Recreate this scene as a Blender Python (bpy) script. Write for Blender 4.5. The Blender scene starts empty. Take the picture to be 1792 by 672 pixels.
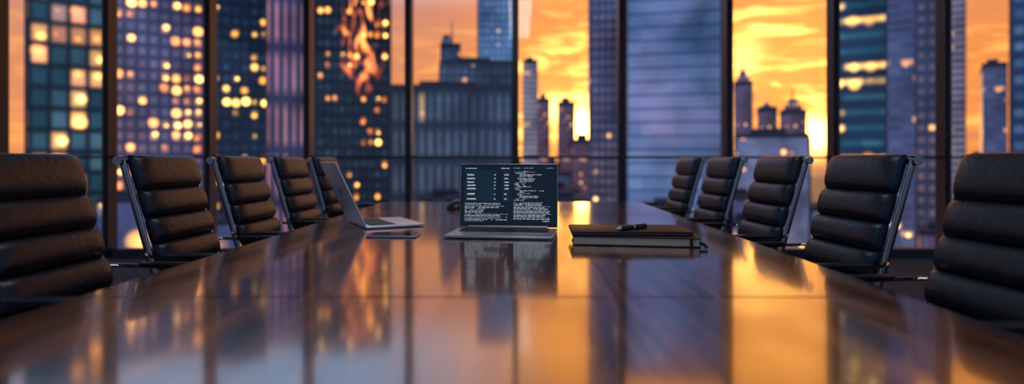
import bpy, bmesh, math, random
from mathutils import Vector, Matrix
random.seed(7)
scene=bpy.context.scene
COL=scene.collection
CAMZ=1.03; F=1050.0; VX=910; VY=280
def PX(px,D): return (px-VX)/F*D
def PZ(py,D): return CAMZ+(VY-py)/F*D

# ------------------------------------------------------------ node helpers
def newmat(name):
    m=bpy.data.materials.new(name); m.use_nodes=True
    nt=m.node_tree
    return m,nt,nt.nodes['Principled BSDF'],nt.nodes['Material Output']
def pmat(name,col,rough=.5,metal=0.,bump=None,coat=0.,ior=1.5,emit=None,estr=0.,var=.15,varscale=6.):
    m,nt,b,o=newmat(name)
    tc=nt.nodes.new('ShaderNodeTexCoord')
    n=nt.nodes.new('ShaderNodeTexNoise'); n.inputs['Scale'].default_value=varscale; n.inputs['Detail'].default_value=4
    nt.links.new(tc.outputs['Object'],n.inputs['Vector'])
    mx=nt.nodes.new('ShaderNodeMix'); mx.data_type='RGBA'
    mx.inputs[6].default_value=(*[c*(1-var) for c in col],1); mx.inputs[7].default_value=(*[min(1,c*(1+var)) for c in col],1)
    nt.links.new(n.outputs['Fac'],mx.inputs[0]); nt.links.new(mx.outputs[2],b.inputs['Base Color'])
    b.inputs['Roughness'].default_value=rough; b.inputs['Metallic'].default_value=metal
    b.inputs['Coat Weight'].default_value=coat; b.inputs['IOR'].default_value=ior
    if emit: 
        b.inputs['Emission Color'].default_value=(*emit,1); b.inputs['Emission Strength'].default_value=estr
    if bump:
        n2=nt.nodes.new('ShaderNodeTexNoise'); n2.inputs['Scale'].default_value=bump[0]; n2.inputs['Detail'].default_value=5
        nt.links.new(tc.outputs['Object'],n2.inputs['Vector'])
        bp=nt.nodes.new('ShaderNodeBump'); bp.inputs['Strength'].default_value=bump[1]; bp.inputs['Distance'].default_value=bump[2]
        nt.links.new(n2.outputs['Fac'],bp.inputs['Height']); nt.links.new(bp.outputs['Normal'],b.inputs['Normal'])
    return m
def M(nt,op,a,b=None,c=None,clamp=False):
    n=nt.nodes.new('ShaderNodeMath'); n.operation=op; n.use_clamp=clamp
    for i,v in enumerate((a,b,c)):
        if v is None: continue
        if isinstance(v,(int,float)): n.inputs[i].default_value=v
        else: nt.links.new(v,n.inputs[i])
    return n.outputs[0]
def MIX(nt,f,a,b):
    n=nt.nodes.new('ShaderNodeMix'); n.data_type='RGBA'
    for i,v in ((0,f),(6,a),(7,b)):
        if isinstance(v,(int,float)): n.inputs[i].default_value=v
        elif isinstance(v,tuple): n.inputs[i].default_value=(*v,1) if len(v)==3 else v
        else: nt.links.new(v,n.inputs[i])
    return n.outputs[2]
def RAMP(nt,f,stops,interp='LINEAR'):
    n=nt.nodes.new('ShaderNodeValToRGB'); r=n.color_ramp; r.interpolation=interp
    while len(r.elements)<len(stops): r.elements.new(.5)
    for e,(p,c) in zip(r.elements,stops):
        e.position=p; e.color=(*c,1)
    nt.links.new(f,n.inputs[0]); return n.outputs[0]
def SCALE(nt,v,f):
    n=nt.nodes.new('ShaderNodeVectorMath'); n.operation='SCALE'
    if isinstance(v,tuple): n.inputs[0].default_value=v
    else: nt.links.new(v,n.inputs[0])
    if isinstance(f,(int,float)): n.inputs['Scale'].default_value=f
    else: nt.links.new(f,n.inputs['Scale'])
    return n.outputs[0]
def VADD(nt,a,b):
    n=nt.nodes.new('ShaderNodeVectorMath'); n.operation='ADD'; nt.links.new(a,n.inputs[0]); nt.links.new(b,n.inputs[1]); return n.outputs[0]

# ------------------------------------------------------------ mesh helpers
def link(o): COL.objects.link(o); return o
def mkobj(name,bm,mats,smooth=False,parent=None,loc=None):
    me=bpy.data.meshes.new(name); bmesh.ops.recalc_face_normals(bm,faces=bm.faces[:])
    bm.to_mesh(me); bm.free()
    for m in (mats if isinstance(mats,(list,tuple)) else [mats]): me.materials.append(m)
    if smooth:
        for p in me.polygons: p.use_smooth=True
        try: me.set_sharp_from_angle(angle=math.radians(40))
        except Exception: pass
    o=link(bpy.data.objects.new(name,me))
    if parent: o.parent=parent
    if loc: o.location=loc
    return o
def box(bm,x0,x1,y0,y1,z0,z1,mi=0,bev=0.,seg=2,mat=None):
    r=bmesh.ops.create_cube(bm,size=1)
    vs=r['verts']
    for v in vs:
        v.co=Vector(((x0+x1)/2+v.co.x*(x1-x0),(y0+y1)/2+v.co.y*(y1-y0),(z0+z1)/2+v.co.z*(z1-z0)))
    fs=set(f for v in vs for f in v.link_faces)
    if bev>0:
        es=list(set(e for v in vs for e in v.link_edges))
        r=bmesh.ops.bevel(bm,geom=es,offset=bev,segments=seg,profile=.5,affect='EDGES')
        fs=set(f for v in r['verts'] for f in v.link_faces)|{f for f in fs if f.is_valid}
    allv=set()
    for f in fs:
        f.material_index=mi
        for v in f.verts: allv.add(v)
    if mat is not None:
        for v in allv: v.co=mat@v.co
    return allv
def cyl(bm,p0,p1,r0,r1=None,seg=16,mi=0):
    if r1 is None: r1=r0
    p0=Vector(p0);p1=Vector(p1);d=(p1-p0)
    q=d.to_track_quat('Z','Y').to_matrix()
    a=[];b=[]
    for i in range(seg):
        t=2*math.pi*i/seg; c=Vector((math.cos(t),math.sin(t),0))
        a.append(bm.verts.new(p0+q@(c*r0))); b.append(bm.verts.new(p1+q@(c*r1)))
    fs=[bm.faces.new(a[::-1]),bm.faces.new(b)]
    for i in range(seg):
        j=(i+1)%seg; fs.append(bm.faces.new((a[i],a[j],b[j],b[i])))
    for f in fs: f.material_index=mi
def smoothpts(pts,n=8):
    pts=[Vector(p) for p in pts]; out=[]
    for i in range(len(pts)-1):
        p0=pts[max(i-1,0)];p1=pts[i];p2=pts[i+1];p3=pts[min(i+2,len(pts)-1)]
        for k in range(n):
            t=k/n
            out.append(.5*((2*p1)+(-p0+p2)*t+(2*p0-5*p1+4*p2-p3)*t*t+(-p0+3*p1-3*p2+p3)*t**3))
    out.append(pts[-1]); return out
def tube(bm,pts,ra,rb=None,seg=12,mi=0,up=Vector((0,1,0))):
    if rb is None: rb=ra
    rings=[]
    for i,p in enumerate(pts):
        t=(pts[min(i+1,len(pts)-1)]-pts[max(i-1,0)]).normalized()
        s=up-t*up.dot(t); s.normalize(); w=t.cross(s)
        rings.append([bm.verts.new(p+s*ra*math.cos(2*math.pi*k/seg)+w*rb*math.sin(2*math.pi*k/seg)) for k in range(seg)])
    fs=[bm.faces.new(rings[0][::-1]),bm.faces.new(rings[-1])]
    for a,b in zip(rings[:-1],rings[1:]):
        for k in range(seg):
            j=(k+1)%seg; fs.append(bm.faces.new((a[k],a[j],b[j],b[k])))
    for f in fs: f.material_index=mi
def empty(name,loc,rz=0):
    e=link(bpy.data.objects.new(name,None)); e.location=loc; e.rotation_euler=(0,0,rz); e.empty_display_size=.1
    return e
def tag(o,label,cat,group=None):
    o['label']=label; o['category']=cat
    if group: o['group']=group
def structure(o): o['kind']='structure'; return o

# ------------------------------------------------------------ materials
def leather(name,c1,c2,rough=.42,spec=.5,bs=.4):
    m,nt,b,o=newmat(name)
    tc=nt.nodes.new('ShaderNodeTexCoord')
    n=nt.nodes.new('ShaderNodeTexNoise'); n.inputs['Scale'].default_value=9; n.inputs['Detail'].default_value=6
    nt.links.new(tc.outputs['Object'],n.inputs['Vector'])
    nt.links.new(MIX(nt,n.outputs['Fac'],c1,c2),b.inputs['Base Color'])
    v=nt.nodes.new('ShaderNodeTexVoronoi'); v.inputs['Scale'].default_value=260
    nt.links.new(tc.outputs['Object'],v.inputs['Vector'])
    w=nt.nodes.new('ShaderNodeTexNoise'); w.inputs['Scale'].default_value=22; w.inputs['Detail'].default_value=5; w.inputs['Distortion'].default_value=1.8
    nt.links.new(tc.outputs['Object'],w.inputs['Vector'])
    h=M(nt,'ADD',M(nt,'MULTIPLY',v.outputs['Distance'],.22),w.outputs['Fac'])
    bp=nt.nodes.new('ShaderNodeBump'); bp.inputs['Strength'].default_value=bs; bp.inputs['Distance'].default_value=.005
    nt.links.new(h,bp.inputs['Height']); nt.links.new(bp.outputs['Normal'],b.inputs['Normal'])
    b.inputs['Roughness'].default_value=rough; b.inputs['Specular IOR Level'].default_value=spec
    return m
LEA_B=leather('leather_black_cool_sheen',(.006,.009,.013),(.014,.020,.028),.35)  # right-hand chairs: blue-grey sheen of cool light tinted into the leather
LEA_R=leather('leather_charcoal',(.006,.007,.010),(.014,.013,.017),.35)
for m_,t_ in ((LEA_B,(.62,.80,1.,1)),(LEA_R,(.80,.84,1.,1))):
    m_.node_tree.nodes['Principled BSDF'].inputs['Specular Tint'].default_value=t_
CHROME=pmat('dark_chrome',(.27,.24,.23),.14,1.)
GUNM=pmat('gunmetal',(.10,.10,.11),.3,1.)
BLACKP=pmat('black_plastic',(.015,.015,.017),.4)
MULL=pmat('mullion_metal',(.030,.027,.034),.38,.3)
CARPET=pmat('carpet',(.035,.033,.045),.9,bump=(400,.5,.004),varscale=40)
CEIL=pmat('ceiling_paint',(.25,.25,.27),.8)
ALU=pmat('aluminium',(.66,.67,.72),.38,.4,var=.03)
ALUD=pmat('aluminium_grey',(.30,.31,.35),.36,.5,var=.03)
KEY=pmat('key_plastic',(.012,.012,.014),.5)
COVER=leather('notebook_leather',(.012,.006,.005),(.026,.012,.010),.5,.3,.3)
PAPER=pmat('paper',(.78,.60,.44),.8,var=.06,varscale=80)

# table wood
TABLE,nt,b,o=newmat('table_wood')
tc=nt.nodes.new('ShaderNodeTexCoord')
mp=nt.nodes.new('ShaderNodeMapping'); mp.inputs['Scale'].default_value=(9,.6,9)
nt.links.new(tc.outputs['Object'],mp.inputs['Vector'])
n=nt.nodes.new('ShaderNodeTexNoise'); n.inputs['Scale'].default_value=2.2; n.inputs['Detail'].default_value=8; n.inputs['Distortion'].default_value=.9
nt.links.new(mp.outputs[0],n.inputs['Vector'])
mp2=nt.nodes.new('ShaderNodeMapping'); mp2.inputs['Scale'].default_value=(70,1.6,70)
nt.links.new(tc.outputs['Object'],mp2.inputs['Vector'])
n2=nt.nodes.new('ShaderNodeTexNoise'); n2.inputs['Scale'].default_value=2.; n2.inputs['Detail'].default_value=6
nt.links.new(mp2.outputs[0],n2.inputs['Vector'])
fac=M(nt,'ADD',M(nt,'MULTIPLY',n.outputs['Fac'],.65),M(nt,'MULTIPLY',n2.outputs['Fac'],.35))
colr=RAMP(nt,fac,[(.34,(.008,.003,.003)),(.46,(.05,.016,.008)),(.54,(.20,.060,.024)),(.70,(.40,.14,.06))])
nt.links.new(colr,b.inputs['Base Color'])
b.inputs['Roughness'].default_value=.16; b.inputs['IOR'].default_value=1.6
b.inputs['Coat Weight'].default_value=1.; b.inputs['Coat Roughness'].default_value=.08; b.inputs['Coat IOR'].default_value=2.1
bp=nt.nodes.new('ShaderNodeBump'); bp.inputs['Strength'].default_value=.10; bp.inputs['Distance'].default_value=.002
nt.links.new(n2.outputs['Fac'],bp.inputs['Height']); nt.links.new(bp.outputs['Normal'],b.inputs['Normal'])

# glass pane
GLASS=bpy.data.materials.new('window_glass'); GLASS.use_nodes=True; nt=GLASS.node_tree; nt.nodes.clear()
out=nt.nodes.new('ShaderNodeOutputMaterial'); tr=nt.nodes.new('ShaderNodeBsdfTransparent'); gl=nt.nodes.new('ShaderNodeBsdfGlossy')
gl.inputs['Roughness'].default_value=.02; tr.inputs['Color'].default_value=(.97,.98,1,1)
mx=nt.nodes.new('ShaderNodeMixShader'); mx.inputs[0].default_value=.02
nt.links.new(tr.outputs[0],mx.inputs[1]); nt.links.new(gl.outputs[0],mx.inputs[2]); nt.links.new(mx.outputs[0],out.inputs[0])

# facade material -------------------------------------------------
def facade(name,glass,glass2,frame,cw,fh,lit=.2,warm=((1,.35,.06),(1,.62,.2)),strength=4.,wx=(.12,.88),wz=(.18,.85),
           ambient=.0,rowlit=False,cluster=1.,rough=.25,metal=.4,stain=None,patch=.05,seed=0.,fill=.22,blaze=None,spots=1.):  # stain: painted tint of reflected sky; blaze: painted sunset reflection
    m,nt,b,o=newmat(name)
    tc=nt.nodes.new('ShaderNodeTexCoord'); sp=nt.nodes.new('ShaderNodeSeparateXYZ')
    nt.links.new(tc.outputs['Object'],sp.inputs[0])
    u=M(nt,'DIVIDE',M(nt,'ADD',M(nt,'ADD',sp.outputs[0],sp.outputs[1]),1000*cw),cw); v=M(nt,'DIVIDE',sp.outputs[2],fh)
    fu=M(nt,'FRACT',u); fv=M(nt,'FRACT',v); cu=M(nt,'FLOOR',u); cv=M(nt,'FLOOR',v)
    def soft(x,a,b_,e):
        if a<=0.001 and b_>=.999: return None
        if a<=.001: return M(nt,'DIVIDE',M(nt,'SUBTRACT',b_,x),e,clamp=True)
        lo=M(nt,'DIVIDE',M(nt,'SUBTRACT',x,a),e,clamp=True)
        if b_>=.999: return lo
        return M(nt,'MULTIPLY',lo,M(nt,'DIVIDE',M(nt,'SUBTRACT',b_,x),e,clamp=True))
    mu=soft(fu,wx[0],wx[1],.2); mv=soft(fv,wz[0],wz[1],.2)
    mask=mu if mv is None else (mv if mu is None else M(nt,'MULTIPLY',mu,mv))
    cb=nt.nodes.new('ShaderNodeCombineXYZ')
    nt.links.new(M(nt,'FLOOR',M(nt,'DIVIDE',cu,3.)) if rowlit else cu,cb.inputs[0]); nt.links.new(cv,cb.inputs[1]); cb.inputs[2].default_value=seed
    wn=nt.nodes.new('ShaderNodeTexWhiteNoise'); wn.noise_dimensions='3D'; nt.links.new(cb.outputs[0],wn.inputs['Vector'])
    cb2=nt.nodes.new('ShaderNodeCombineXYZ'); nt.links.new(cu,cb2.inputs[0]); nt.links.new(cv,cb2.inputs[1]); cb2.inputs[2].default_value=5.+seed
    wn2=nt.nodes.new('ShaderNodeTexWhiteNoise'); wn2.noise_dimensions='3D'; nt.links.new(cb2.outputs[0],wn2.inputs['Vector'])
    sc=nt.nodes.new('ShaderNodeSeparateColor'); nt.links.new(wn2.outputs['Color'],sc.inputs[0])
    r1,r2,r3=sc.outputs
    cn=nt.nodes.new('ShaderNodeTexNoise'); cn.noise_dimensions='3D'; cn.inputs['Scale'].default_value=.21; cn.inputs['Detail'].default_value=1.5
    nt.links.new(cb.outputs[0],cn.inputs['Vector'])
    thr=M(nt,'MULTIPLY',M(nt,'ADD',1.-cluster,M(nt,'MULTIPLY',M(nt,'SUBTRACT',cn.outputs['Fac'],.36),cluster*5.)),lit)
    on=M(nt,'LESS_THAN',wn.outputs['Value'],thr)
    mn=min(cw,fh)
    dx=M(nt,'MULTIPLY',M(nt,'SUBTRACT',fu,M(nt,'MULTIPLY_ADD',r1,.36,.32)),cw/mn); dz=M(nt,'MULTIPLY',M(nt,'SUBTRACT',fv,M(nt,'MULTIPLY_ADD',r2,.36,.32)),fh/mn)
    dist=M(nt,'SQRT',M(nt,'ADD',M(nt,'MULTIPLY',dx,dx),M(nt,'MULTIPLY',dz,dz)))
    spot=M(nt,'MULTIPLY',M(nt,'SUBTRACT',M(nt,'MULTIPLY_ADD',r3,.30*spots,.12*spots),dist),5.,clamp=True)
    amp=M(nt,'MULTIPLY_ADD',M(nt,'POWER',wn2.outputs['Value'],2.2),.85,.15)
    litfill=M(nt,'MULTIPLY',M(nt,'MULTIPLY',mask,fill),M(nt,'MULTIPLY_ADD',r3,.8,.2))
    s=M(nt,'MULTIPLY',on,M(nt,'ADD',M(nt,'MULTIPLY',spot,amp),litfill))
    g=MIX(nt,M(nt,'POWER',r2,2.),glass,glass2)
    if stain:  # stain: painted tint of reflected sky
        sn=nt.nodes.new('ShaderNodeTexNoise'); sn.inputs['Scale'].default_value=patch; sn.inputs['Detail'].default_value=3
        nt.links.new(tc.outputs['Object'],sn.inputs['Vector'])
        g=MIX(nt,M(nt,'MULTIPLY',M(nt,'SUBTRACT',sn.outputs['Fac'],.42),4.,clamp=True),g,stain)  # large tint of reflected sky painted into the glass colour
    col=MIX(nt,mask,frame,g)
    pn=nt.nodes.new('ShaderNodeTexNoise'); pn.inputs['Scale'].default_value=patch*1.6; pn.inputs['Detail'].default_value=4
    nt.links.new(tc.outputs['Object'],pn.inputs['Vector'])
    col=SCALE(nt,col,M(nt,'MAXIMUM',M(nt,'MULTIPLY_ADD',pn.outputs['Fac'],3.2,-.60),.15))  # bright and dark reflection patches painted into the facade colour
    nt.links.new(col,b.inputs['Base Color'])
    b.inputs['Roughness'].default_value=rough; b.inputs['Metallic'].default_value=metal
    warmc=MIX(nt,wn2.outputs['Value'],warm[0],warm[1])
    em=SCALE(nt,warmc,M(nt,'MULTIPLY',s,strength))
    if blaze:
        bx,bz,rx,rz=blaze  # painted orange glow imitating the sunset's reflection in the facade
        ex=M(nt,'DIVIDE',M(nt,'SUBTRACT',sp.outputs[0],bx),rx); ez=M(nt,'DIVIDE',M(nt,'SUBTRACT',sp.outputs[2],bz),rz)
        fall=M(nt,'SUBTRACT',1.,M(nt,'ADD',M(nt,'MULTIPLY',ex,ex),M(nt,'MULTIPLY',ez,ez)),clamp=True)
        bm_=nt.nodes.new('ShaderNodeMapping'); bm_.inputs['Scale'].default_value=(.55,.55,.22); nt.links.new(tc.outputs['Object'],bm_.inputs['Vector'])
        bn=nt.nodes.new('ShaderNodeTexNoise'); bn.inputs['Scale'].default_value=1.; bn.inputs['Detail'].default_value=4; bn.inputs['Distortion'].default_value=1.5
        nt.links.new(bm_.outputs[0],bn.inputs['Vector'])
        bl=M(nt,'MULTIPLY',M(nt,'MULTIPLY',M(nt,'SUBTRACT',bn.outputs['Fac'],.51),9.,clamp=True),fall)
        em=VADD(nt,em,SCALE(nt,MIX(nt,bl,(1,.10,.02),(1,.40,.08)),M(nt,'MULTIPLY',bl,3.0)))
    nt.links.new(VADD(nt,em,SCALE(nt,col,ambient)),b.inputs['Emission Color']); b.inputs['Emission Strength'].default_value=1.  # facade glows in its own colour, standing in for reflected skylight
    return m
ROOF=pmat('roof_concrete',(.07,.065,.09),.8,varscale=.3)

footprints=[]
def overlaps(a,b):
    return not (a[1]<b[0] or b[1]<a[0] or a[3]<b[2] or b[3]<a[2])
def building(x0,x1,ytop,D,mat,label,shape='box',zbot=-70,depthf=.10,group='city towers beyond the windows',skip=False):
    xc=(x0+x1)/2; th=math.atan2(PX(xc,D),D); yaw=-th*.92
    w=D*(x1-x0)*math.cos(th)/F; ztop=PZ(ytop,D); dep=max(6,D*depthf)
    hw=w/2; X0=PX(xc,D); cs=[]
    for (a,b_) in ((-hw,0),(hw,0),(-hw,dep),(hw,dep)):
        cs.append((X0+a*math.cos(yaw)-b_*math.sin(yaw),D+a*math.sin(yaw)+b_*math.cos(yaw)))
    fp=(min(c_[0] for c_ in cs)-.3,max(c_[0] for c_ in cs)+.3,min(c_[1] for c_ in cs)-.5,max(c_[1] for c_ in cs)+.5)
    if skip and any(overlaps(fp,q) for q in footprints): return None
    footprints.append(fp)
    bm=bmesh.new(); H=ztop-zbot
    box(bm,-hw,hw,0,dep,0,H)
    pw=w*.015
    for s in (-1,1):
        box(bm,s*hw-pw,s*hw+pw,-.15,pw*2,0,H,1)
    box(bm,-hw-.1,hw+.1,-.18,dep+.1,H,H+.008*D,1)
    if shape=='box':
        box(bm,-hw*.55,hw*.4,dep*.3,dep*.75,H+.008*D,H+.018*D,1)
    if shape=='step':
        box(bm,-hw*.9,hw*.05,dep*.1,dep*.8,H,H+.018*D,0); 
        cyl(bm,(hw*.1,dep*.4,H),(hw*.1,dep*.4,H+.055*D),.0022*D,.0006*D,8,1)
        box(bm,-hw*.75,-hw*.1,dep*.2,dep*.7,H+.018*D,H+.026*D,1)
    if shape=='dome':
        prof=[(1,0),(.97,.25),(.85,.55),(.62,.85),(.35,1.08),(.12,1.3),(.02,1.6)]
        prev=None
        for r,zz in prof:
            ring=[bm.verts.new((hw*.95*r*math.cos(t*math.pi/8),dep/2+hw*.95*r*math.sin(t*math.pi/8),H+zz*hw)) for t in range(16)]
            if prev:
                for k in range(16):
                    bm.faces.new((prev[k],prev[(k+1)%16],ring[(k+1)%16],ring[k]))
            prev=ring
        bm.faces.new(prev)
    if shape=='crown':
        box(bm,-hw*.7,hw*.7,dep*.1,dep*.9,H,H+.016*D,0); box(bm,-hw*.4,hw*.4,dep*.2,dep*.8,H+.016*D,H+.028*D,0)
        cyl(bm,(0,dep*.5,H+.028*D),(0,dep*.5,H+.05*D),.002*D,.0005*D,8,1)
    o=mkobj('building',bm,[mat,ROOF]); o.location=(X0,D,zbot); o.rotation_euler=(0,0,yaw)
    tag(o,label,'building',group); return o

c=lambda px,D: px/F*D
OR=((1,.25,.02),(1,.50,.11)); YE=((1,.40,.04),(1,.62,.14))
def fac_px(name,D,cwp,fhp,**k): return facade(name,cw=c(cwp,D),fh=c(fhp,D),**k)
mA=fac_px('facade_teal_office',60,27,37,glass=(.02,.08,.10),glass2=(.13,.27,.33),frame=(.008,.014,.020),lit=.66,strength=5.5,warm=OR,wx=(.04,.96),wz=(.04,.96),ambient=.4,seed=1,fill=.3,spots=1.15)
mA2=fac_px('facade_violet_lit',78,17,21,glass=(.09,.13,.26),glass2=(.20,.27,.46),frame=(.06,.06,.14),lit=.70,strength=8,warm=OR,ambient=.4,wx=(.1,.9),wz=(.1,.9),stain=(.34,.18,.22),seed=2.37,fill=.13,spots=1.3)  # stain: painted tint of reflected sky
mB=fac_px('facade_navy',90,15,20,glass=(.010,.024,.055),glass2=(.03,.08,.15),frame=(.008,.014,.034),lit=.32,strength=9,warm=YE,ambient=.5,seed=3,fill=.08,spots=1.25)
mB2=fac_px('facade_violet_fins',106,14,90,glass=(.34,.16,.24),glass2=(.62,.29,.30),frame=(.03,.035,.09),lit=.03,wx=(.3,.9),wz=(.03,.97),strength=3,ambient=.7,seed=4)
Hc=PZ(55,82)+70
mC=fac_px('facade_dark_grid',82,12,19,glass=(.014,.032,.052),glass2=(.05,.10,.13),frame=(.010,.014,.024),lit=.24,strength=7,warm=((1,.22,.02),(1,.5,.1)),ambient=.4,seed=5,fill=.14,blaze=(c(14,82),Hc,c(46,82),c(115,82)),spots=1.2)  # blaze: painted sunset reflection
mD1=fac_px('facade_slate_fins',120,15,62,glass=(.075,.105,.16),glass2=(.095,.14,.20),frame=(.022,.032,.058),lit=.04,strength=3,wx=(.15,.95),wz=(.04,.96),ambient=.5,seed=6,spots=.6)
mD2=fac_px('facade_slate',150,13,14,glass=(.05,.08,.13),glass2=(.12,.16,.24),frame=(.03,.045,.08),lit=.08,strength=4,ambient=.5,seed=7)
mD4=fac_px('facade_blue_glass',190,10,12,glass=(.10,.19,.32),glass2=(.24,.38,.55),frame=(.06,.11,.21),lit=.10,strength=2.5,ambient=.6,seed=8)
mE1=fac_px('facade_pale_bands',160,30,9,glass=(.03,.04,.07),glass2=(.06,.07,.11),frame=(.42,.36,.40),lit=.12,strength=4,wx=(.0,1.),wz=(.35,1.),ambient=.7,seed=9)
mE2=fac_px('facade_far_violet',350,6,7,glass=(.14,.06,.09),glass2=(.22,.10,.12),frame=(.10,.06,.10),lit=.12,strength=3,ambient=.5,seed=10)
mF=fac_px('facade_mauve',130,12,16,glass=(.07,.09,.16),glass2=(.18,.17,.25),frame=(.04,.05,.11),lit=.12,strength=5,ambient=.5,stain=(.30,.16,.15),seed=11)  # stain: painted tint of reflected sky
mG=fac_px('facade_big_blue_glass',88,55,24,glass=(.06,.15,.31),glass2=(.13,.25,.43),frame=(.025,.075,.165),lit=.10,strength=5,wx=(.0,1.),wz=(.05,1.),ambient=.6,stain=(.24,.22,.38),patch=.045,seed=12,fill=.02,spots=.5)  # stain: painted tint of reflected sky
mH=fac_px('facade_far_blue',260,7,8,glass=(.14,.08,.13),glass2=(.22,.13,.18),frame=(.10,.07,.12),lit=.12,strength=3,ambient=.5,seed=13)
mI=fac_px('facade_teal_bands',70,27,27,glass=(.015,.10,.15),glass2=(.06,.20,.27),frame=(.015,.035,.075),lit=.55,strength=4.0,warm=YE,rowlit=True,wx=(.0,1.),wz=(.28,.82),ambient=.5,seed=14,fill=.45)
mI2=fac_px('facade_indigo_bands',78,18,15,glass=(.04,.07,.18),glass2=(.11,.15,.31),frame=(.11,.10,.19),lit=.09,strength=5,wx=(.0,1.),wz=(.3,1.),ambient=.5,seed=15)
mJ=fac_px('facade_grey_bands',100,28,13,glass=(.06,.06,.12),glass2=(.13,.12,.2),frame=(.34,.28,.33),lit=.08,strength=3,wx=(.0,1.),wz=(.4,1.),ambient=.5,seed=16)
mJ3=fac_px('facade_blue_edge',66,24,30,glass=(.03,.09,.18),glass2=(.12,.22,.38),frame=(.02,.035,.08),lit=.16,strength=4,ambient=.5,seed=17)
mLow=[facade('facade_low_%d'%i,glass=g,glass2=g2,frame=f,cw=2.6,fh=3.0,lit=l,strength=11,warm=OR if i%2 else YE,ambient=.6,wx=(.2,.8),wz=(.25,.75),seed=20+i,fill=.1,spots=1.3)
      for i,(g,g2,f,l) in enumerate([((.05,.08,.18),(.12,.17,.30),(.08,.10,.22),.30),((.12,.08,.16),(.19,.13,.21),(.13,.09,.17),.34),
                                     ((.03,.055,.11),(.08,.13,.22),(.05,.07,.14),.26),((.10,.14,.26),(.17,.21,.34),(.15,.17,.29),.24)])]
building(-170,-2,-250,72,mJ3,'blue glass office tower at dusk')
building(47,194,-110,60,mA,'teal glass office tower with many warm lit windows')
building(198,360,-50,78,mA2,'violet-blue office tower with clustered amber lights')
building(376,466,-60,90,mB,'dark navy tower with scattered yellow windows',depthf=.07)
building(467,544,-30,106,mB2,'tower with vertical violet and pink fins')
building(551,684,-40,82,mC,'dark gridded tower with orange lit windows and painted sunset reflection')
building(684,897,157,120,mD1,'broad slate office block with vertical fins')
building(770,897,114,150,mD2,'slate office block with small windows')
building(771,806,84,170,mD2,'stepped slate tower with roof spire','step')
building(836,897,-30,190,mD4,'pale blue glass high-rise tower')
building(915,941,113,160,mE1,'narrow building with pale horizontal bands')
building(940,962,180,340,mE2,'distant violet high-rise at sunset')
building(976,1006,186,360,mE2,'distant violet high-rise at sunset')
building(1000,1040,252,300,mE2,'distant low violet block at sunset')
building(1030,1090,-150,130,mF,'tall mauve glass office tower','box')
building(1095,1262,-90,88,mG,'large blue glass curtain-wall tower')
building(1262,1276,152,118,mF,'slim mauve block beside the glass tower')
building(1285,1317,150,260,mH,'distant violet high-rise with stepped crown','crown')
building(1326,1360,195,280,mH,'distant tower with a domed top','dome')
building(1366,1411,200,270,mH,'distant stepped tower with a crown','crown')
building(1285,1416,242,210,mLow[3],'pale low office block at dusk')
building(1468,1550,-150,70,mI,'teal tower with yellow lit floor bands')
building(1552,1602,-150,82,mI2,'indigo banded office tower at dusk')
building(1602,1642,-100,98,mF,'tall mauve glass office tower')
building(1650,1690,-60,108,mJ,'grey tower with pale floor bands')
building(1720,1762,118,112,mI2,'indigo banded office tower at dusk')
building(1764,1960,-190,66,mJ3,'blue glass office tower at dusk')
rows=[(46,345,420),(100,325,380),(135,300,335),(205,290,312),(410,283,294)]
for D,ya,yb in rows:
    x=-230+random.random()*40
    while x<2050:
        w=random.uniform(60,130)*(46/D)**.25
        building(x,x+w-5,random.uniform(ya,yb),D*random.uniform(.97,1.03),random.choice(mLow),'low city block with scattered lit windows',group='low city blocks below the horizon',depthf=.12,skip=True)
        x+=w
m,nt,b,o=newmat('city_ground')
tc=nt.nodes.new('ShaderNodeTexCoord'); v=nt.nodes.new('ShaderNodeTexVoronoi'); v.inputs['Scale'].default_value=.16
nt.links.new(tc.outputs['Object'],v.inputs['Vector'])
spot=M(nt,'LESS_THAN',v.outputs['Distance'],.13)
b.inputs['Base Color'].default_value=(.05,.05,.08,1)
b.inputs['Emission Color'].default_value=(1,.5,.15,1); nt.links.new(M(nt,'MULTIPLY',spot,7.),b.inputs['Emission Strength'])
bm=bmesh.new(); box(bm,-1500,1500,20,2500,-71,-70); g=mkobj('city_ground',bm,m); tag(g,'city streets far below dotted with amber lights','ground'); g['kind']='structure'

# ------------------------------------------------------------ room shell
WY=6.4
bm=bmesh.new(); box(bm,-6.6,6.6,-2.5,WY+.15,-.12,0); structure(mkobj('floor',bm,CARPET))
bm=bmesh.new(); box(bm,-6.6,6.6,-2.5,WY+.15,3.7,3.8); structure(mkobj('ceiling',bm,CEIL))
xs=[PX(p,WY) for p in (-168,0,192,368,540,716,902,1087,1273,1458,1651,1836,2020)]
for i,x in enumerate(xs):
    bm=bmesh.new(); box(bm,x-.034,x+.034,WY-.08,WY+.08,0,3.7,0,.004,1)
    box(bm,x-.016,x+.016,WY-.10,WY-.08,0,3.7,0)
    structure(mkobj('trim_%d'%(i+1),bm,MULL))
for i in range(len(xs)-1):
    a,bx=xs[i]+.034,xs[i+1]-.034
    bm=bmesh.new(); box(bm,a,bx,WY-.004,WY+.004,.09,1.046,0); box(bm,a,bx,WY-.004,WY+.004,1.070,3.7,0)
    box(bm,a,bx,WY-.04,WY+.04,1.046,1.070,1,.004,1); box(bm,a,bx,WY-.05,WY+.05,0,.09,1,.004,1)
    structure(mkobj('window_%d'%(i+1),bm,[GLASS,MULL]))

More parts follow.
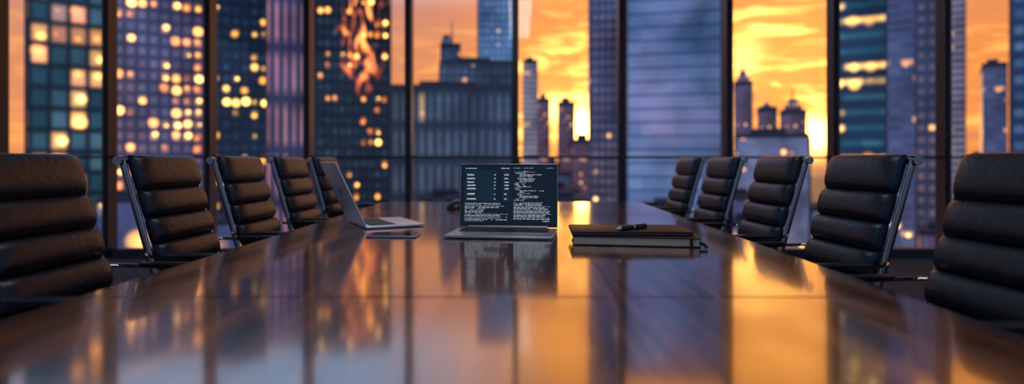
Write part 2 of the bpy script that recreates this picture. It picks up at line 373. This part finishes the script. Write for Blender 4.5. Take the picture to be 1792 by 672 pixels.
# ------------------------------------------------------------ table
TL,TR,TY0,TY1=-.909,.80,.12,4.03
bm=bmesh.new()
seam=1.225
for (y0,y1) in ((TY0,seam-.0008),(seam+.0008,TY1)):
    box(bm,TL,TR,y0,y1,.712,.75,0,.004,2)
tab=empty('conference_table',((TL+TR)/2,(TY0+TY1)/2,0)); tag(tab,'long glossy dark walnut conference table','table')
inv=Matrix.Translation(-Vector(tab.location))
for v_ in bm.verts: v_.co=inv@v_.co
mkobj('tabletop',bm,TABLE,False,tab)
for k,yy in enumerate((.9,3.2)):
    bm=bmesh.new()
    box(bm,-.32,.32,yy-.12-2.075,yy+.12-2.075,.03,.712,0,.006); box(bm,-.42,.42,yy-.2-2.075,yy+.2-2.075,0,.03,1,.006)
    mkobj('pedestal',bm,[TABLE,GUNM],False,tab)

# ------------------------------------------------------------ chairs
railpts=[(-.362,1.035),(-.338,.95),(-.303,.83),(-.272,.72),(-.245,.63),(-.205,.555),(-.13,.505),(0,.492),(.13,.497),(.235,.49),(.27,.475)]
def pad(bm,prof,segs,hw,tf0,tf1,tb,per=14,side=1):
    L=[0]
    for a,b_ in zip(prof[:-1],prof[1:]): L.append(L[-1]+(b_-a).length)
    tot=L[-1]
    def at(s):
        s=max(0,min(tot,s))
        for i in range(len(L)-1):
            if s<=L[i+1]: 
                t=(s-L[i])/(L[i+1]-L[i]+1e-9); p=prof[i].lerp(prof[i+1],t); d=(prof[i+1]-prof[i]).normalized(); return p,d
    sm=sum(segs); s=0; rings=[]; NS=32
    for si,sl in enumerate(segs):
        ln=sl/sm*tot
        for k in range(per+1):
            if k==0 and si>0: continue
            f=k/per; q=(1-abs(2*f-1)**2.8)**.5 if 0<f<1 else 0.
            p,d=at(s+ln*f)
            nrm=Vector((d.y,-d.x))*side
            first=(si==0 and k==0); last=(si==len(segs)-1 and k==per)
            tf=tf0+(tf1-tf0)*q; tbb=tb*(.6+.4*q); w=hw*(.98+.02*q)
            if first or last: tf=.008; tbb=.006; w=hw*.97
            ring=[]
            for j in range(NS):
                a=2*math.pi*j/NS; ca,sa=math.cos(a),math.sin(a)
                y=w*math.copysign(abs(ca)**.32,ca)
                t=(tf if sa>0 else tbb)*math.copysign(abs(sa)**.62,sa)
                c3=p+nrm*t; ring.append(bm.verts.new((c3.x,y,c3.y)))
            rings.append(ring)
        s+=ln
    bm.faces.new(rings[0]); bm.faces.new(rings[-1][::-1])
    for a,b_ in zip(rings[:-1],rings[1:]):
        for j in range(NS):
            jj=(j+1)%NS; bm.faces.new((a[j],b_[j],b_[jj],a[jj]))
rp=[Vector((p[0],p[1])) for p in railpts]
dense=[Vector((q.x,q.z)) for q in smoothpts([(p.x,0,p.y) for p in rp],8)]
RY=.208
def build_chair(lea):
    e=bpy.data.objects.new('office_chair',None); link(e)
    back=[q for q in dense if q.y>.555 and q.x<-.18]; back=[Vector((q.x+.012,q.y)) for q in back]; 
    top=back[0]+(back[0]-back[1]).normalized()*.012; back=[top]+back
    bm=bmesh.new(); pad(bm,back,[1.4,1.08,1,1,1],.194,.012,.046,.014,side=-1)
    mkobj('backrest',bm,lea,True,e)
    st=[q for q in dense if q.x>-.19 and q.y<.55]; st=[Vector((q.x,q.y+.008)) for q in st]
    bm=bmesh.new(); pad(bm,st,[1]*5,.203,.018,.045,.012,side=-1)
    mkobj('seat',bm,lea,True,e)
    for s in (-1,1):
        bm=bmesh.new()
        pts=[Vector((q.x,s*RY,q.y)) for q in dense]
        tube(bm,pts,.007,.013,10)
        mkobj('side_frame',bm,CHROME,True,e)
    bm=bmesh.new(); cyl(bm,(-.372,-RY-.01,1.025),(-.372,RY+.01,1.025),.010,seg=14)
    for s in (-1,1): cyl(bm,(-.368,s*(RY-.008),1.028),(-.368,s*(RY+.016),1.028),.017,seg=16)
    mkobj('cross_bar',bm,CHROME,True,e)
    bm=bmesh.new(); cyl(bm,(-.225,-RY,.57),(-.225,RY,.57),.009)
    mkobj('cross_bar',bm,CHROME,True,e)
    for s in (-1,1):
        bm=bmesh.new()
        y0=s*RY;y1=s*(RY+.038)
        pts=smoothpts([(-.268,y0,.700),(-.25,s*(RY+.022),.698),(-.21,y1,.694),(-.05,y1,.690),(.10,y1,.688),(.165,y1,.678),(.188,y1,.64),(.165,y1,.58),(.12,s*(RY+.025),.52),(.08,y0,.492)],6)
        tube(bm,pts,.010,.006,10)
        box(bm,-.17,.12,y1-.017,y1+.017,.694,.706,1,.005,2)
        mkobj('armrest',bm,[CHROME,BLACKP],True,e)
    bm=bmesh.new(); cyl(bm,(0,0,.10),(0,0,.30),.03); cyl(bm,(0,0,.30),(0,0,.46),.02); box(bm,-.11,.11,-.15,.15,.452,.478,0,.008)
    mkobj('column',bm,CHROME,True,e)
    bm=bmesh.new(); cyl(bm,(0,0,.075),(0,0,.125),.045)
    for k in range(5):
        a=k*2*math.pi/5+.3; d=Vector((math.cos(a),math.sin(a),0)); 
        tube(bm,[Vector((0,0,.105))+d*.03,Vector((0,0,.098))+d*.15,Vector((0,0,.078))+d*.27],.012,.016,8,up=Vector((0,0,1)))
    mkobj('star_base',bm,CHROME,True,e)
    for k in range(5):
        a=k*2*math.pi/5+.3; d=Vector((math.cos(a),math.sin(a),0)); n_=Vector((-d.y,d.x,0)); p=d*.265+Vector((0,0,.029))
        bm=bmesh.new()
        for s in (-1,1): cyl(bm,p+n_*s*.006,p+n_*s*.024,.029,seg=18)
        cyl(bm,p-n_*.01,p+n_*.01,.008); cyl(bm,p,p+Vector((0,0,.05)),.007)
        mkobj('caster',bm,BLACKP,True,e)
    return e
def dup(src,loc,rz,lea=None):
    e=src.copy(); COL.objects.link(e); e.location=loc; e.rotation_euler=(0,0,rz)
    for ch in list(src.children):
        c2=ch.copy(); COL.objects.link(c2); c2.parent=e
    return e
chL=build_chair(LEA_R); chR=build_chair(LEA_B)
Ly=[1.66,2.32,2.95,3.59,4.22]; Ry=[1.44,2.12,2.84,3.60,4.34]
Lr=[0,0,0,0,-2]; Rr=[3,4,3,4,4]
for i,y in enumerate(Ly):
    loc=(-1.04,y,0); rz=math.radians(Lr[i]-1)
    e=chL if i==0 else dup(chL,loc,rz)
    e.location=loc; e.rotation_euler=(0,0,rz)
    tag(e,'dark ribbed leather office chair with warm sheen and slim chrome frame','office chair','conference chairs around the table')
for i,y in enumerate(Ry):
    loc=(.895,y,0); rz=math.radians(180+Rr[i])
    e=chR if i==0 else dup(chR,loc,rz)
    e.location=loc; e.rotation_euler=(0,0,rz)
    tag(e,'black ribbed leather office chair with slim chrome frame','office chair','conference chairs around the table')

# ------------------------------------------------------------ laptops
def screenmat(name,c1,c2,st):
    m,nt,b,o=newmat(name)
    tc=nt.nodes.new('ShaderNodeTexCoord'); n=nt.nodes.new('ShaderNodeTexNoise'); n.inputs['Scale'].default_value=5
    nt.links.new(tc.outputs['Object'],n.inputs['Vector'])
    cc=MIX(nt,n.outputs['Fac'],c1,c2)
    b.inputs['Base Color'].default_value=(.004,.005,.008,1); b.inputs['Roughness'].default_value=.3; b.inputs['Specular IOR Level'].default_value=.2
    nt.links.new(cc,b.inputs['Emission Color']); b.inputs['Emission Strength'].default_value=st
    return m
SCR=screenmat('screen_navy',(.003,.006,.014),(.006,.013,.025),1.)
SCR2=screenmat('screen_teal_panel',(.004,.014,.027),(.007,.021,.036),1.)
TXT=pmat('screen_text_white',(.1,.1,.1),.5,emit=(.80,.88,.95),estr=.72)
TXTD=pmat('screen_text_dim',(.1,.1,.1),.5,emit=(.40,.52,.62),estr=.6)
BEZ=pmat('bezel_black',(.006,.006,.008),.3)
def laptop(name,loc,rz,W,Dp,lean,LH,body,text,label):
    e=empty(name,loc,rz); tag(e,label,'laptop')
    bm=bmesh.new(); T=.012
    box(bm,-W/2,W/2,-Dp,0,.002,T,0,.004,3)
    for sx in (-1,1):
        for sy in (-.03,-Dp+.03): cyl(bm,(sx*(W/2-.03),sy,0),(sx*(W/2-.03),sy,.0025),.008,mi=1)
    mkobj('base',bm,[body,BLACKP],True,e)
    bm=bmesh.new()
    kx0,kx1,ky0,ky1=-W*.42,W*.42,-Dp*.52,-Dp*.10
    box(bm,kx0-.003,kx1+.003,ky0-.003,ky1+.003,T-.0005,T+.0006,1)
    nr,nc=6,14
    for r in range(nr):
        y1=ky1-(ky1-ky0)*r/nr; y0=ky1-(ky1-ky0)*(r+1)/nr
        if r==nr-1: cols=[(0,.07),(.07,.14),(.14,.21),(.21,.29),(.29,.65),(.65,.73),(.73,.80),(.80,.87),(.87,.935),(.935,1)]
        else: cols=[(k/nc,(k+1)/nc) for k in range(nc)]
        for a,b_ in cols:
            box(bm,kx0+(kx1-kx0)*a+.001,kx0+(kx1-kx0)*b_-.001,y0+.001,y1-.001,T+.0004,T+.0022,0)
    mkobj('keyboard',bm,[KEY,BEZ],False,e)
    bm=bmesh.new(); box(bm,-W*.17,W*.17,-Dp*.94,-Dp*.57,T-.0004,T+.0005,0,.0004,1); mkobj('trackpad',bm,ALUD if body is ALUD else ALU,False,e)
    R=Matrix.Translation((0,-.001,T+.003))@Matrix.Rotation(-lean,4,'X')
    bm=bmesh.new(); box(bm,-W/2,W/2,0,.006,0,LH,0,.0028,3,R)
    cyl(bm,R@Vector((-W*.4,.0,.0)),R@Vector((W*.4,.0,.0)),.0055)
    mkobj('lid',bm,body,True,e)
    bz=bmesh.new(); box(bz,-W/2+.003,W/2-.003,-.0008,.0004,.003,LH-.003,0,0,1,R); bezel=mkobj('bezel',bz,BEZ,False,e)
    bm=bmesh.new(); sx0,sx1,sz0,sz1=-W/2+.010,W/2-.010,.014,LH-.011
    box(bm,sx0,sx1,-.0012,-.0007,sz0,sz1,0,0,1,R)
    if text:
        SW=sx1-sx0;SH=sz1-sz0
        def U(u): return sx0+SW*u
        def V(v): return sz1-SH*v
        box(bm,U(.02),U(.515),-.0014,-.0011,V(.62),V(.055),1,0,1,R)
        box(bm,U(.36),U(.43),-.0015,-.0013,V(.60),V(.06),0,0,1,R)
    scr=mkobj('screen',bm,[SCR,SCR2],False,e)
    if text:
        bm=bmesh.new(); rnd=random.Random(3)
        def word(u,v,n,h=.016,cw=.0085,mi=0):
            for k in range(n):
                hh=h*rnd.uniform(.6,1.15); 
                box(bm,U(u+k*cw),U(u+k*cw+cw*.68),-.0019,-.0016,V(v+h/2),V(v+h/2-hh),mi,0,1,R)
            return u+n*cw
        def line(u,v,umax,mi=0,h=.014,dens=.9):
            while u<umax:
                n=rnd.randint(2,8); 
                if u+n*.0062>umax+.01: break
                u=word(u,v,n,h,.0062,mi)+.008
                if rnd.random()>dens: u+=.03
        line(.03,.035,.16); line(.42,.035,.50); line(.55,.03,.78,1); line(.90,.03,.985,1)
        for k,v in enumerate((.15,.215,.28,.335,.395,.49,.575)):
            word(.05,v,rnd.randint(9,13),.024,.0085,0); word(.345,v,2,.02,.008,0); word(.455,v,rnd.randint(4,7),.02,.007,0)
        line(.66,.09,.72,0)
        for k in range(14):
            line(.03+.0*k,.655+k*.0235,rnd.choice((.25,.42,.49)),k%3 and 1 or 0,.013)
        v=.10
        ind=[.56,.58,.62,.62,.60,.60,.62,.62,.58,.56,.58,.60]
        for k in range(22):
            line(ind[k%12],v,ind[k%12]+rnd.uniform(.06,.30),0 if k%4 else 1,.012); v+=.0235
        for k in range(14):
            line(.56,.635+k*.022,rnd.uniform(.88,.985),0 if k%3 else 1,.012,.97)
        line(.87,.955,.98,0,.018)
        t=mkobj('screen_text',bm,[TXT,TXTD],False,scr)
    return e,R
laptop('laptop',(-.048,2.375,.75),math.radians(-7),.392,.265,math.radians(7),.252,ALUD,True,'open dark grey laptop showing code and lists on its screen')
e2,R2=laptop('laptop',(-.70,2.57,.75),math.radians(118),.345,.245,math.radians(25),.285,ALU,False,'open silver laptop seen from behind its tilted lid')
bm=bmesh.new()
pts=[]
for k in range(36):
    a=2*math.pi*k/36; r=.016*(1+.06*math.cos(2*a)-.10*math.exp(-((a-math.pi/2)/.25)**2)-.06*math.exp(-((a-3*math.pi/2)/.25)**2))
    x,z=r*math.cos(a)*.92,r*math.sin(a)
    dx,dz=x-.0185,z-.003
    dd=math.hypot(dx,dz)
    if dd<.0085: x,z=.0185+dx/dd*.0085*1.,.003+dz/dd*.0085
    pts.append((x,z))
bm.faces.new([bm.verts.new(R2@Vector((x,.0063,.15+z))) for x,z in pts])
bm.faces.new([bm.verts.new(R2@Vector((x,.0063,.15+z))) for x,z in [(0,.017),(.003,.018),(.007,.023),(.007,.026),(.003,.024),(0,.020)]])
lid=[c_ for c_ in e2.children if c_.name.startswith('lid')][0]
em=mkobj('emblem',bm,GUNM,False,lid)

# phone
ph=empty('smartphone',(-.463,2.205,.75),math.radians(-4)); tag(ph,'dark smartphone lying face up on the table beside the silver laptop','smartphone')
bm=bmesh.new(); vs=box(bm,-.09,.09,-.05,.05,0,.008,0,.0035,3); mkobj('body',bm,ALUD,True,ph)
PHS=pmat('phone_glass',(.006,.006,.008),.08,0.,ior=1.6,coat=1.)
bm=bmesh.new(); box(bm,-.086,.086,-.046,.046,.0078,.0085,0,.0003,1); mkobj('screen',bm,PHS,False,ph)

# notebooks
def notebook(name,loc,rz,W,Dp,H,label,cat,strap=False):
    e=empty(name,loc,rz); tag(e,label,cat)
    bm=bmesh.new()
    box(bm,-W/2,W/2,-Dp/2,Dp/2,0,.004,0,.0018,2); box(bm,-W/2,W/2,-Dp/2,Dp/2,H-.004,H,0,.0018,2)
    pts=[Vector((-W/2+.004-.006*math.sin(math.pi*k/8),-Dp/2+.001,.003+(H-.006)*k/8)) for k in range(9)]
    for (p,q) in zip(pts[:-1],pts[1:]):
        vsr=[bm.verts.new(p),bm.verts.new(q),bm.verts.new(q+Vector((0,Dp-.002,0))),bm.verts.new(p+Vector((0,Dp-.002,0)))]; bm.faces.new(vsr)
    if strap:
        box(bm,W/2-.035,W/2-.026,-Dp/2-.0012,Dp/2+.0012,-.0+.0002,H+.0008,0)
    mkobj('cover',bm,COVER,True,e)
    bm=bmesh.new(); box(bm,-W/2+.003,W/2-.006,-Dp/2+.005,Dp/2-.005,.004,H-.004,0,0)
    for k in range(1,9):
        z=.004+(H-.008)*k/9; box(bm,-W/2+.003,W/2-.0055,-Dp/2+.0046,Dp/2-.0046,z-.0002,z+.0002,1)
    mkobj('pages',bm,[PAPER,BLACKP],False,e)
    return e
n1=notebook('notebook',(.392,2.05,.7504),math.radians(-9),.41,.225,.030,'thick dark leather notebook with strap lying on the table','notebook',True)
bm=bmesh.new(); pts=smoothpts([(.19,-.095,.016),(.212,-.115,.011),(.218,-.135,.008),(.212,-.148,.0075)],6); tube(bm,pts,.006,.004,10,up=Vector((0,0,1)))
mkobj('pen_loop',bm,BLACKP,True,n1)
n2o=notebook('folder',(.375,2.08,.7812),math.radians(-2),.40,.225,.013,'slim dark leather folder resting on the thick notebook','folder')
pe=empty('pen',(.375,2.03,.7942+.0078),math.radians(38)); tag(pe,'black pen with silver clip lying on the leather folder','pen')
bm=bmesh.new(); cyl(bm,(-.052,0,0),(.075,0,0),.0075,.0075,20); cyl(bm,(.075,0,0),(.083,0,0),.007,.003,20); mkobj('barrel',bm,BLACKP,True,pe)
bm=bmesh.new(); cyl(bm,(-.052,0,0),(-.072,0,0),.007,.0016,16); cyl(bm,(-.072,0,0),(-.078,0,0),.0014,.0006,8); mkobj('tip',bm,ALU,True,pe)
bm=bmesh.new(); box(bm,.020,.076,-.0022,.0022,.0082,.0100); box(bm,.072,.078,-.0022,.0022,.003,.0100); cyl(bm,(.010,0,0),(.016,0,0),.0079,seg=20); mkobj('clip',bm,ALU,True,pe)
cp=empty('conference_phone',(-.34,3.5,.75)); tag(cp,'black conference speakerphone on the table behind the laptop','speakerphone')
bm=bmesh.new(); prev=None
for sc,z in ((1,0),(1.02,.012),(.9,.03),(.6,.045),(.3,.05)):
    ring=[]
    for k in range(48):
        a=2*math.pi*k/48; r=.095*(1+.18*math.cos(3*a))*sc; ring.append(bm.verts.new((r*math.cos(a),r*math.sin(a),z)))
    if prev:
        for k in range(48): bm.faces.new((prev[k],prev[(k+1)%48],ring[(k+1)%48],ring[k]))
    else: bm.faces.new(ring[::-1])
    prev=ring
bm.faces.new(prev); mkobj('body',bm,BLACKP,True,cp)
bm=bmesh.new()
for i in range(3):
    for j in range(4): box(bm,-.016+i*.012,-.008+i*.012,-.022+j*.011,-.014+j*.011,.0495,.052,0,.0006,1)
mkobj('keypad',bm,GUNM,False,cp)

# ------------------------------------------------------------ world
w=bpy.data.worlds.new('dusk_sky'); scene.world=w; w.use_nodes=True; nt=w.node_tree; nt.nodes.clear()
out=nt.nodes.new('ShaderNodeOutputWorld'); bg=nt.nodes.new('ShaderNodeBackground'); nt.links.new(bg.outputs[0],out.inputs[0])
tc=nt.nodes.new('ShaderNodeTexCoord'); sp=nt.nodes.new('ShaderNodeSeparateXYZ'); nt.links.new(tc.outputs['Generated'],sp.inputs[0])
X,Y,Z=sp.outputs
zr=M(nt,'ADD',M(nt,'MULTIPLY',Z,1.),.1,clamp=True)
def H2(st): return [(p,tuple(v*.5 for v in c_)) for p,c_ in st]
frontR=RAMP(nt,zr,H2([(0,(.20,.10,.14)),(.09,(.50,.17,.09)),(.12,(.98,.31,.06)),(.24,(.92,.29,.06)),(.34,(.84,.27,.08)),(.40,(1.7,.60,.10)),(.48,(1.1,.40,.11)),(.60,(.45,.28,.28)),(1,(.08,.13,.28))]))
frontL=RAMP(nt,zr,H2([(0,(.20,.10,.14)),(.09,(.50,.17,.11)),(.12,(1.0,.34,.09)),(.24,(.78,.27,.11)),(.34,(.62,.27,.20)),(.40,(.48,.62,.88)),(.55,(.52,.76,1.1)),(.75,(.26,.38,.58)),(1,(.08,.13,.28))]))
lr=M(nt,'MULTIPLY_ADD',X,3.5,.80,clamp=True)
front=SCALE(nt,MIX(nt,lr,frontL,frontR),2.)
backc=RAMP(nt,zr,[(0,(.05,.05,.10)),(.1,(.13,.19,.34)),(.3,(.17,.28,.50)),(.6,(.18,.29,.52)),(1,(.08,.13,.28))])
ff=M(nt,'MULTIPLY_ADD',Y,2.0,.0,clamp=True)
basec=MIX(nt,ff,backc,front)
mp=nt.nodes.new('ShaderNodeMapping'); mp.inputs['Scale'].default_value=(8,8,38); mp.inputs['Location'].default_value=(1.3,.2,.7)
nt.links.new(tc.outputs['Generated'],mp.inputs['Vector'])
cn=nt.nodes.new('ShaderNodeTexNoise'); cn.inputs['Scale'].default_value=1.1; cn.inputs['Detail'].default_value=7; cn.inputs['Roughness'].default_value=.6; cn.inputs['Distortion'].default_value=.7
nt.links.new(mp.outputs[0],cn.inputs['Vector'])
cl=M(nt,'MULTIPLY',M(nt,'SUBTRACT',cn.outputs['Fac'],.50),6.,clamp=True)
cd=M(nt,'MULTIPLY',M(nt,'SUBTRACT',.46,cn.outputs['Fac']),5.,clamp=True)
lowz=M(nt,'MULTIPLY',M(nt,'SUBTRACT',.26,Z),6.,clamp=True)
def glow(px,py,pw):
    d=Vector(((px-VX)/F,1,(VY-py)/F)).normalized()
    v=nt.nodes.new('ShaderNodeVectorMath'); v.operation='DOT_PRODUCT'; nt.links.new(tc.outputs['Generated'],v.inputs[0]); v.inputs[1].default_value=d
    return M(nt,'POWER',M(nt,'MAXIMUM',v.outputs['Value'],0.),pw)
gw=M(nt,'ADD',M(nt,'MULTIPLY',glow(1010,190,90),1.),M(nt,'MULTIPLY',glow(1370,110,110),1.))
c1=MIX(nt,M(nt,'MULTIPLY',M(nt,'MULTIPLY',cl,lowz),M(nt,'MULTIPLY',ff,M(nt,'MULTIPLY_ADD',lr,.5,.5))),basec,(1.4,.60,.12))
c2=MIX(nt,M(nt,'MULTIPLY',M(nt,'MULTIPLY',cd,.55),M(nt,'MULTIPLY',ff,lowz)),c1,(.42,.18,.17))
c3=VADD(nt,c2,SCALE(nt,(.45,.16,.01),gw))
c4=VADD(nt,c3,SCALE(nt,(2.8,1.45,.30),M(nt,'MULTIPLY',gw,M(nt,'MULTIPLY_ADD',cl,.9,.05))))
c5=VADD(nt,c4,SCALE(nt,(18,9,1.7),M(nt,'ADD',glow(1022,222,2500),M(nt,'MULTIPLY',glow(1424,236,3500),.8))))
c6=VADD(nt,c5,SCALE(nt,(5,2.6,.6),M(nt,'ADD',glow(969,192,5000),M(nt,'MULTIPLY',glow(1300,95,3000),.4))))
nt.links.new(c6,bg.inputs['Color']); bg.inputs['Strength'].default_value=1.1

# ------------------------------------------------------------ added fill light
def area(name,loc,sx,sy,pw,col,rot=(0,0,0)):
    l=bpy.data.lights.new(name,'AREA'); l.shape='RECTANGLE'; l.size=sx; l.size_y=sy; l.energy=pw; l.color=col
    o=link(bpy.data.objects.new(name,l)); o.location=loc; o.rotation_euler=rot; tag(o,'unseen soft fill light added above the table','fill light'); return o
area('fill_light',(0,1.4,3.66),.4,3.0,38,(.9,.94,1.))  # unseen overhead fill, added to brighten the chairs

# ------------------------------------------------------------ camera
cam=bpy.data.cameras.new('camera'); co=link(bpy.data.objects.new('camera',cam))
co.location=(0,0,CAMZ); co.rotation_euler=(math.radians(90),0,0)
cam.sensor_width=36; cam.lens=F/1792*36; cam.shift_x=-14/1792; cam.shift_y=-56/1792
cam.clip_end=5000
cam.dof.use_dof=True; cam.dof.focus_distance=2.2; cam.dof.aperture_fstop=cam.lens/1000/.021; cam.dof.aperture_blades=0
scene.camera=co
scene.view_settings.view_transform='Standard'
scene.view_settings.look='None'
